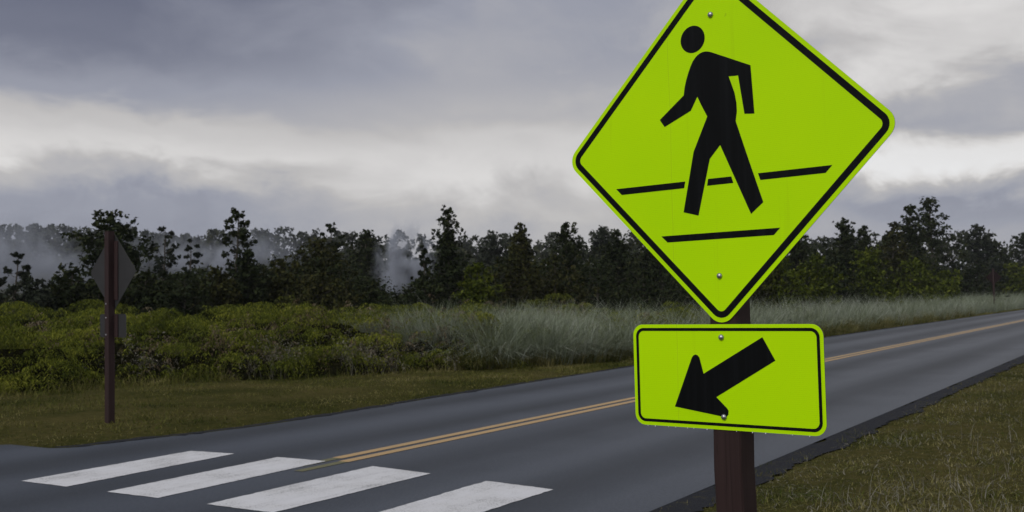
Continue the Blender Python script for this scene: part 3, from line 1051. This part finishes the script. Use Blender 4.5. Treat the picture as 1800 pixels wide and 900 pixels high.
# loose fronds in between and below
n = 3800
s = 6.4 + (37 - 6.4) * rng.random(n) ** 1.25
q = rng.uniform(.3, 7, n)
x, y = xy(s, t_bush(s) - q)
top = fern_top(s, q) * rng.uniform(.5, .92, n)
keep = top > .1
x, y, top = x[keep], y[keep], top[keep]
Lg = rng.uniform(.25, .55, len(x))
V2, Q2 = frond_mesh(np.column_stack([x, y, ground_z(x, y) + top]), -math.pi / 2 + rng.normal(0, 1.2, len(x)), Lg, rng.uniform(.02, .2, len(x)), rng.uniform(.4, 1.1, len(x)) * Lg, rng, pairs=8, pl=.13, pw=.0095)
Vl, Ql = [V1, V2], [Q1, Q2 + len(V1)]
obj('fern_bank', np_mesh('fern_bank', np.concatenate(Vl), np.concatenate(Ql)), M['fern'], label='bank of yellow-green drooping ferns along the far side of the road', cat='ferns', kind='stuff')

n = 2300
s = 6.4 + (30 - 6.4) * rng.random(n)
q = rng.uniform(.2, 6, n)
x, y = xy(s, t_bush(s) - q)
top = fern_top(s, q) * rng.uniform(.7, 1.02, n)
kp = (top > .15) & (lump(x, y, 1.9, 2, 12) > .0)
x, y, top = x[kp], y[kp], top[kp]
Lg = rng.uniform(.25, .55, len(x))
V, Qd = frond_mesh(np.column_stack([x, y, ground_z(x, y) + top]), -math.pi / 2 + rng.normal(0, 1.1, len(x)), Lg, rng.uniform(.0, .15, len(x)), 1.3 * Lg, rng, pairs=8, pl=.12)
M['deadfern'] = foliage('dead_fronds', [(.035, .024, .012), (.075, .055, .030), (.12, .095, .06), (.17, .15, .11)])
obj('dead_fronds', np_mesh('dead_fronds', V, Qd), M['deadfern'], label='brown withered fronds hanging among the green ferns', cat='ferns', kind='stuff')

# dark core under the ferns: dead undergrowth with shade put into its colour
gs, gq = np.meshgrid(np.arange(6.2, 38, .3), np.concatenate([[-.05, .06], np.arange(.2, 12.5, .35)]))
tp = np.maximum(fern_top(gs, gq) * .62 - .08, -.1) * (gq > 0)
gx2, gy2 = xy(gs, t_bush(gs) - gq)
gz2 = ground_z(gx2, gy2) + tp
I = np.arange(gs.size).reshape(gs.shape)
Qd = np.stack([I[:-1, :-1], I[1:, :-1], I[1:, 1:], I[:-1, 1:]], -1).reshape(-1, 4)
m, T, b = material('shaded_undergrowth')
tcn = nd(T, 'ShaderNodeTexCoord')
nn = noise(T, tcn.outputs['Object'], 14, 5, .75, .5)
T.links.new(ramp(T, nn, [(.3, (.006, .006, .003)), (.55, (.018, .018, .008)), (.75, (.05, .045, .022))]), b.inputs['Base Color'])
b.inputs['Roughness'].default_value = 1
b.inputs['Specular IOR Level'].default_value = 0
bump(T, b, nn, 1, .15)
obj('undergrowth', np_mesh('undergrowth', np.stack([gx2, gy2, gz2], -1).reshape(-1, 3), Qd), m, label='dead undergrowth beneath the fern bank, coloured near-black to stand for shade', cat='undergrowth', kind='stuff')


# ---- grasses
def blades(P, h, az, bend, wd, rng, seg=3):
    n = len(P)
    dr = np.column_stack([np.cos(az), np.sin(az), np.zeros(n)])
    wa = az + math.pi / 2 + rng.normal(0, .7, n)
    wv = np.column_stack([np.cos(wa), np.sin(wa), np.zeros(n)]) * wd[:, None]
    lv = []
    for k in range(seg + 1):
        u = k / seg
        c = P + dr * (h * np.minimum(bend, 1.7) * u * u)[:, None] + np.array([0, 0, 1.]) * (h * (u - np.minimum(.42 * bend * np.minimum(1.6, .6 + bend), .86) * u * u))[:, None]
        f = (1 - u) ** .7 * .92 + .08
        lv += [c - wv * f * .5, c + wv * f * .5]
    V = np.stack(lv, 1)
    m2 = 2 * (seg + 1)
    b0 = (np.arange(n) * m2)[:, None, None]
    q = np.array([[2 * k, 2 * k + 1, 2 * k + 3, 2 * k + 2] for k in range(seg)])[None]
    return V.reshape(-1, 3), (b0 + q).reshape(-1, 4)


def lawn(name, s, t, hmin, hmax, wd, label, mat='lawn', bendlo=.2, bendhi=1.1, seed=1, seg=2):
    rng = np.random.default_rng(seed)
    x, y = xy(s, t)
    n = len(x)
    hs = (.75 + .45 * lump(x, y, 1.7, 3, 5)).clip(.25, 1.5)
    h = rng.uniform(hmin, hmax, n) * hs
    P = np.column_stack([x, y, ground_z(x, y) - .006])
    V, Qd = blades(P, h, rng.uniform(0, 6.2832, n), rng.uniform(bendlo, bendhi, n), wd * rng.uniform(.6, 1.4, n), rng, seg)
    return obj(name, np_mesh(name, V, Qd), M[mat], label=label, cat='grass', kind='stuff')


rng = np.random.default_rng(41)
# right-hand verge, denser where it is near
def scatter(n, s0, s1, tfun0, tfun1, power=1.0):
    s = s0 + (s1 - s0) * rng.random(n) ** power
    a, b2 = tfun0(s), tfun1(s)
    return s, a + (b2 - a) * rng.random(n)


s, t = scatter(200000, 4.5, 30, lambda s: t_near(s) + .17 + .20 * lump(s, 0 * s, .9, 4), lambda s: np.minimum(3.2 + .0 * s, -1.4 + .55 * (s - 4)), 1.7)
lawn('verge_grass', s, t, .03, .10, .0075, 'mown olive-brown grass verge at the lower right of the photo', seed=2, seg=1, bendlo=.3, bendhi=2.6)
s, t = scatter(2600, 5, 22, lambda s: t_near(s) + 1.5 + .8 * lump(s, 0 * s + 2, 2.5, 2), lambda s: np.minimum(3.4 + .0 * s, -1.0 + .55 * (s - 4)), 1.3)
lawn('long_grass', s, t, .14, .36, .005, 'loose long dry grass stems standing above the right-hand verge', mat='straw', bendlo=.1, bendhi=.9, seed=3, seg=3)
s, t = scatter(9000, 4.8, 26, lambda s: t_near(s) + .3, lambda s: np.minimum(3.2 + .0 * s, -1.4 + .55 * (s - 4)), 1.6)
lawn('cut_straw', s, t, .07, .20, .0065, 'pale cut straw lying on the right-hand verge', mat='straw', bendlo=.9, bendhi=2.6, seed=13, seg=2)
# left-hand verge between the road and the ferns
s, t = scatter(110000, 7.0, 24, lambda s: t_bush(s) - .3, lambda s: t_far(s) - .06 - .10 * np.abs(lump(s, 0 * s, .8, 3)), .85)
lawn('verge_grass', s, t, .035, .09, .011, 'mown grass verge under the back-turned sign across the road', mat='lawn_left', seed=4, seg=1, bendlo=.3, bendhi=2.2)
s, t = scatter(9000, 22, 90, lambda s: t_bush(s) - .1, lambda s: t_far(s) - .08, 1.4)
lawn('verge_grass', s, t, .06, .16, .02, 'narrow strip of green grass along the far road edge at right', seed=5)

s, t = scatter(9000, 7.0, 24, lambda s: t_bush(s) - 1.1, lambda s: t_bush(s) + .35 + .5 * lump(s, 0 * s + 3, 1.9, 3), 1.0)
lawn('rough_grass', s, t, .10, .42, .011, 'rough uncut grass along the foot of the fern bank', mat='lawn_left', bendlo=.2, bendhi=1.4, seed=8, seg=2)

# tall pale grass, tussock by tussock
def tussocks(cs, ct, nb, hlo, hhi, spread, wd, seed, bend=(.25, .95)):
    rng = np.random.default_rng(seed)
    x, y = xy(cs, ct)
    k = np.repeat(np.arange(len(x)), nb)
    az = rng.uniform(0, 6.2832, len(k))
    rr = spread * rng.random(len(k)) ** .6
    px, py = x[k] + rr * np.cos(az), y[k] + rr * np.sin(az)
    hk = rng.uniform(.78, 1.12, len(x))[k]
    h = rng.uniform(hlo, hhi, len(k)) * hk
    P = np.column_stack([px, py, ground_z(px, py)])
    lean = rng.normal(.0, .5, len(x))[k]
    return blades(P, h, az + .3 * rng.normal(size=len(k)) + lean * .2, rng.uniform(*bend, len(k)), wd * rng.uniform(.6, 1.3, len(k)), rng, 3)


rng = np.random.default_rng(51)
n = 1150
cs = 19.2 + (125 - 19.2) * rng.random(n) ** 1.3
cq = rng.uniform(.05, 4.6, n) * (.4 + .6 * sm(19, 26, cs))
V1, Q1 = tussocks(cs, t_bush(cs) - cq, 74, .85, 1.78, .36, .015, 52, (.35, 1.25))
# a second stand on the crest of the bank, left of the first
cs = rng.uniform(19.0, 24, 90)
cq = rng.uniform(1.5, 4.6, 90)
V2, Q2 = tussocks(cs, t_bush(cs) - cq, 100, 1.05, 1.55, .3, .012, 53, (.15, .6))
obj('tall_grass', np_mesh('tall_grass', np.concatenate([V1, V2]), np.concatenate([Q1, Q2 + len(V1)])), M['silver'], label='stand of tall pale silvery grass along the far road edge', cat='grass', kind='stuff')

rng = np.random.default_rng(56)
cs = 18.6 + (70 - 18.6) * rng.random(420) ** 1.5
V3, Q3 = tussocks(cs, t_bush(cs) + rng.uniform(-.5, .12, 420), 50, .28, .85, .28, .014, 57, (.4, 1.5))
obj('fringe_grass', np_mesh('fringe_grass', V3, Q3), M['lawn'], label='olive fringe of shorter grass at the foot of the tall pale grass', cat='grass', kind='stuff')

# single tussocks one can tell apart at the front of the stand
for i, (px, py, hh, lb) in enumerate((
        (905, 655, 1.05, 'pale arching grass tussock leftmost at the foot of the tall grass stand'),
        (965, 647, 1.25, 'pale grass tussock second from the left at the tall grass front'),
        (1030, 640, 1.35, 'large pale grass tussock arching toward the road left of the arrow plaque'),
        (1085, 634, 1.2, 'pale grass tussock touching the left end of the arrow plaque'))):
    g = gnd(px, py - 6)
    s, t = st(g)
    root = empty('grass_tussock', Matrix.Translation((g[0], g[1], float(ground_z(*g)))), lb, 'grass tussock', 'tussocks in front of the tall grass')
    V, Qd = tussocks(np.array([s]), np.array([t - .25]), 420, .6 * hh, 1.15 * hh, .38, .010, 60 + i, (.35, 1.25))
    obj('blades', np_mesh('blades', V - np.array([g[0], g[1], float(ground_z(*g))]), Qd), M['silver'], root)

# thin dry stems and dead fern stalks standing in the face of the bank
rng = np.random.default_rng(71)
n = 5600
s = rng.uniform(7, 24, n)
q = np.where(rng.random(n) < .7, rng.uniform(-.15, 1.0, n), rng.uniform(.5, 3.2, n))
x, y = xy(s, t_bush(s) - q)
keep = (lump(x, y, 2.3, 2, 7) > -.1) & (fern_top(s, np.maximum(q, .35)) > .4)
x, y, s, q = x[keep], y[keep], s[keep], q[keep]
P = np.column_stack([x, y, ground_z(x, y)])
h = np.clip(fern_top(s, np.maximum(q, .35)) * rng.uniform(.5, 1.1, len(x)), .2, 2)
V, Qd = blades(P, h, -math.pi / 2 + rng.normal(0, 1.2, len(x)), rng.uniform(.05, .8, len(x)), .011 * rng.uniform(.5, 1.3, len(x)), rng, 4)
# little side leaves give the pale weedy sprigs
sel = rng.random(len(x)) < .4
Pc = np.repeat(P[sel], 14, 0)
hc = np.repeat(h[sel], 14)
Pc = Pc + np.column_stack([rng.normal(0, .07, len(Pc)), rng.normal(0, .07, len(Pc)), hc * rng.uniform(.45, .95, len(Pc))])
V3, Q3 = leaves(Pc, .028, rng, .2, .34)
obj('dry_stems', np_mesh('dry_stems', np.concatenate([V, V3]), np.concatenate([Qd, Q3 + len(V)])), M['straw'], label='pale dry stems and weeds in the dark face of the fern bank', cat='stems', kind='stuff')


# ------------------------------------------------------------------ steam and haze
def steam(name, P, radii, dens, scale, label, thr=.42, seed=0, stretch=(1, 1, .7)):
    """a lumpy closed body of vapour; the density thins towards its skin"""
    rg = np.random.default_rng(seed)
    nu, nv = 14, 24
    V, Qd = [], []
    for i in range(nu + 1):
        th = math.pi * i / nu
        for j in range(nv):
            ph = 6.2832 * j / nv
            V.append((math.sin(th) * math.cos(ph), math.sin(th) * math.sin(ph), math.cos(th)))
    V = np.array(V) * np.array(radii)
    for i in range(nu):
        for j in range(nv):
            Qd.append([i * nv + j, (i + 1) * nv + j, (i + 1) * nv + (j + 1) % nv, i * nv + (j + 1) % nv])
    m = bpy.data.materials.new(name)
    m.use_nodes = True
    T = m.node_tree
    T.nodes.clear()
    out = nd(T, 'ShaderNodeOutputMaterial')
    vol = nd(T, 'ShaderNodeVolumePrincipled')
    vol.inputs['Color'].default_value = (.80, .86, 1.0, 1)
    tcn = nd(T, 'ShaderNodeTexCoord')
    mpn = nd(T, 'ShaderNodeMapping')
    mpn.inputs['Location'].default_value = (seed * 3.7, seed * 1.3, 0)
    mpn.inputs['Scale'].default_value = stretch
    T.links.new(tcn.outputs['Object'], mpn.inputs[0])
    nz = noise(T, mpn.outputs[0], scale, 4, .6, .6)
    mpg = nd(T, 'ShaderNodeMapping')
    mpg.inputs['Scale'].default_value = tuple(1 / r for r in radii)
    T.links.new(tcn.outputs['Object'], mpg.inputs[0])
    ln = nd(T, 'ShaderNodeVectorMath', operation='LENGTH')
    T.links.new(mpg.outputs[0], ln.inputs[0])
    fall = mth(T, 'SUBTRACT', 1, ln.outputs['Value'], True)
    fall = mth(T, 'MULTIPLY', mth(T, 'MULTIPLY', fall, fall), mth(T, 'SUBTRACT', 3, mth(T, 'MULTIPLY', fall, 2)))
    d = mth(T, 'MULTIPLY', mth(T, 'SUBTRACT', mth(T, 'ADD', nz, mth(T, 'MULTIPLY', fall, .12)), thr, True), fall)
    T.links.new(mth(T, 'MULTIPLY', d, dens), vol.inputs['Density'])
    T.links.new(vol.outputs[0], out.inputs['Volume'])
    o = obj(name, np_mesh(name, V, Qd, smooth=True), m, label=label, cat='steam', kind='stuff')
    o.location = P
    m.cycles.volume_step_rate = .4
    return o


def at(px, py, D):
    v = ray(px, py)
    return v * D / v[1] + np.array([0, 0, CAMZ])


steam('steam_plume', at(712, 462, 56), (2.1, 1.6, 3.0), 21.0, 1.15, 'pale steam plume rising between the trees left of the tallest dark tree', .51, 1, (1.2, 1.2, .75))
steam('steam_puff', at(693, 497, 55), (1.0, .9, 1.1), 14.0, 1.5, 'low dense steam puff at the foot of the plume', .46, 6)
steam('steam_bank', at(50, 458, 70), (8.5, 5, 4.6), 2.4, .45, 'broad grey steam drifting behind the trees at far left', .49, 2)
steam('steam_bank', at(375, 446, 78), (11, 6, 3.2), 1.6, .42, 'thin steam drifting behind the slender tall tree', .50, 3)
steam('steam_wisp', at(1482, 412, 72), (1.5, 1.4, 1.2), 1.6, .9, 'faint steam wisp before the round-topped tree at right', .44, 4)

m = bpy.data.materials.new('haze')
m.use_nodes = True
T = m.node_tree
T.nodes.clear()
out = nd(T, 'ShaderNodeOutputMaterial')
vol = nd(T, 'ShaderNodeVolumePrincipled')
vol.inputs['Color'].default_value = (.86, .91, 1.0, 1)
vol.inputs['Density'].default_value = .00022
T.links.new(vol.outputs[0], out.inputs['Volume'])
B, zb, zt = 1450, -1.2, 27
V = [(x, y, z) for z in (zb, zt) for x, y in ((-B, -B), (B, -B), (B, B), (-B, B))]
Qd = [[3, 2, 1, 0], [4, 5, 6, 7], [0, 1, 5, 4], [1, 2, 6, 5], [2, 3, 7, 6], [3, 0, 4, 7]]
obj('haze', np_mesh('haze', V, Qd), m, kind='stuff', label='thin bluish haze over the whole scene', cat='haze')
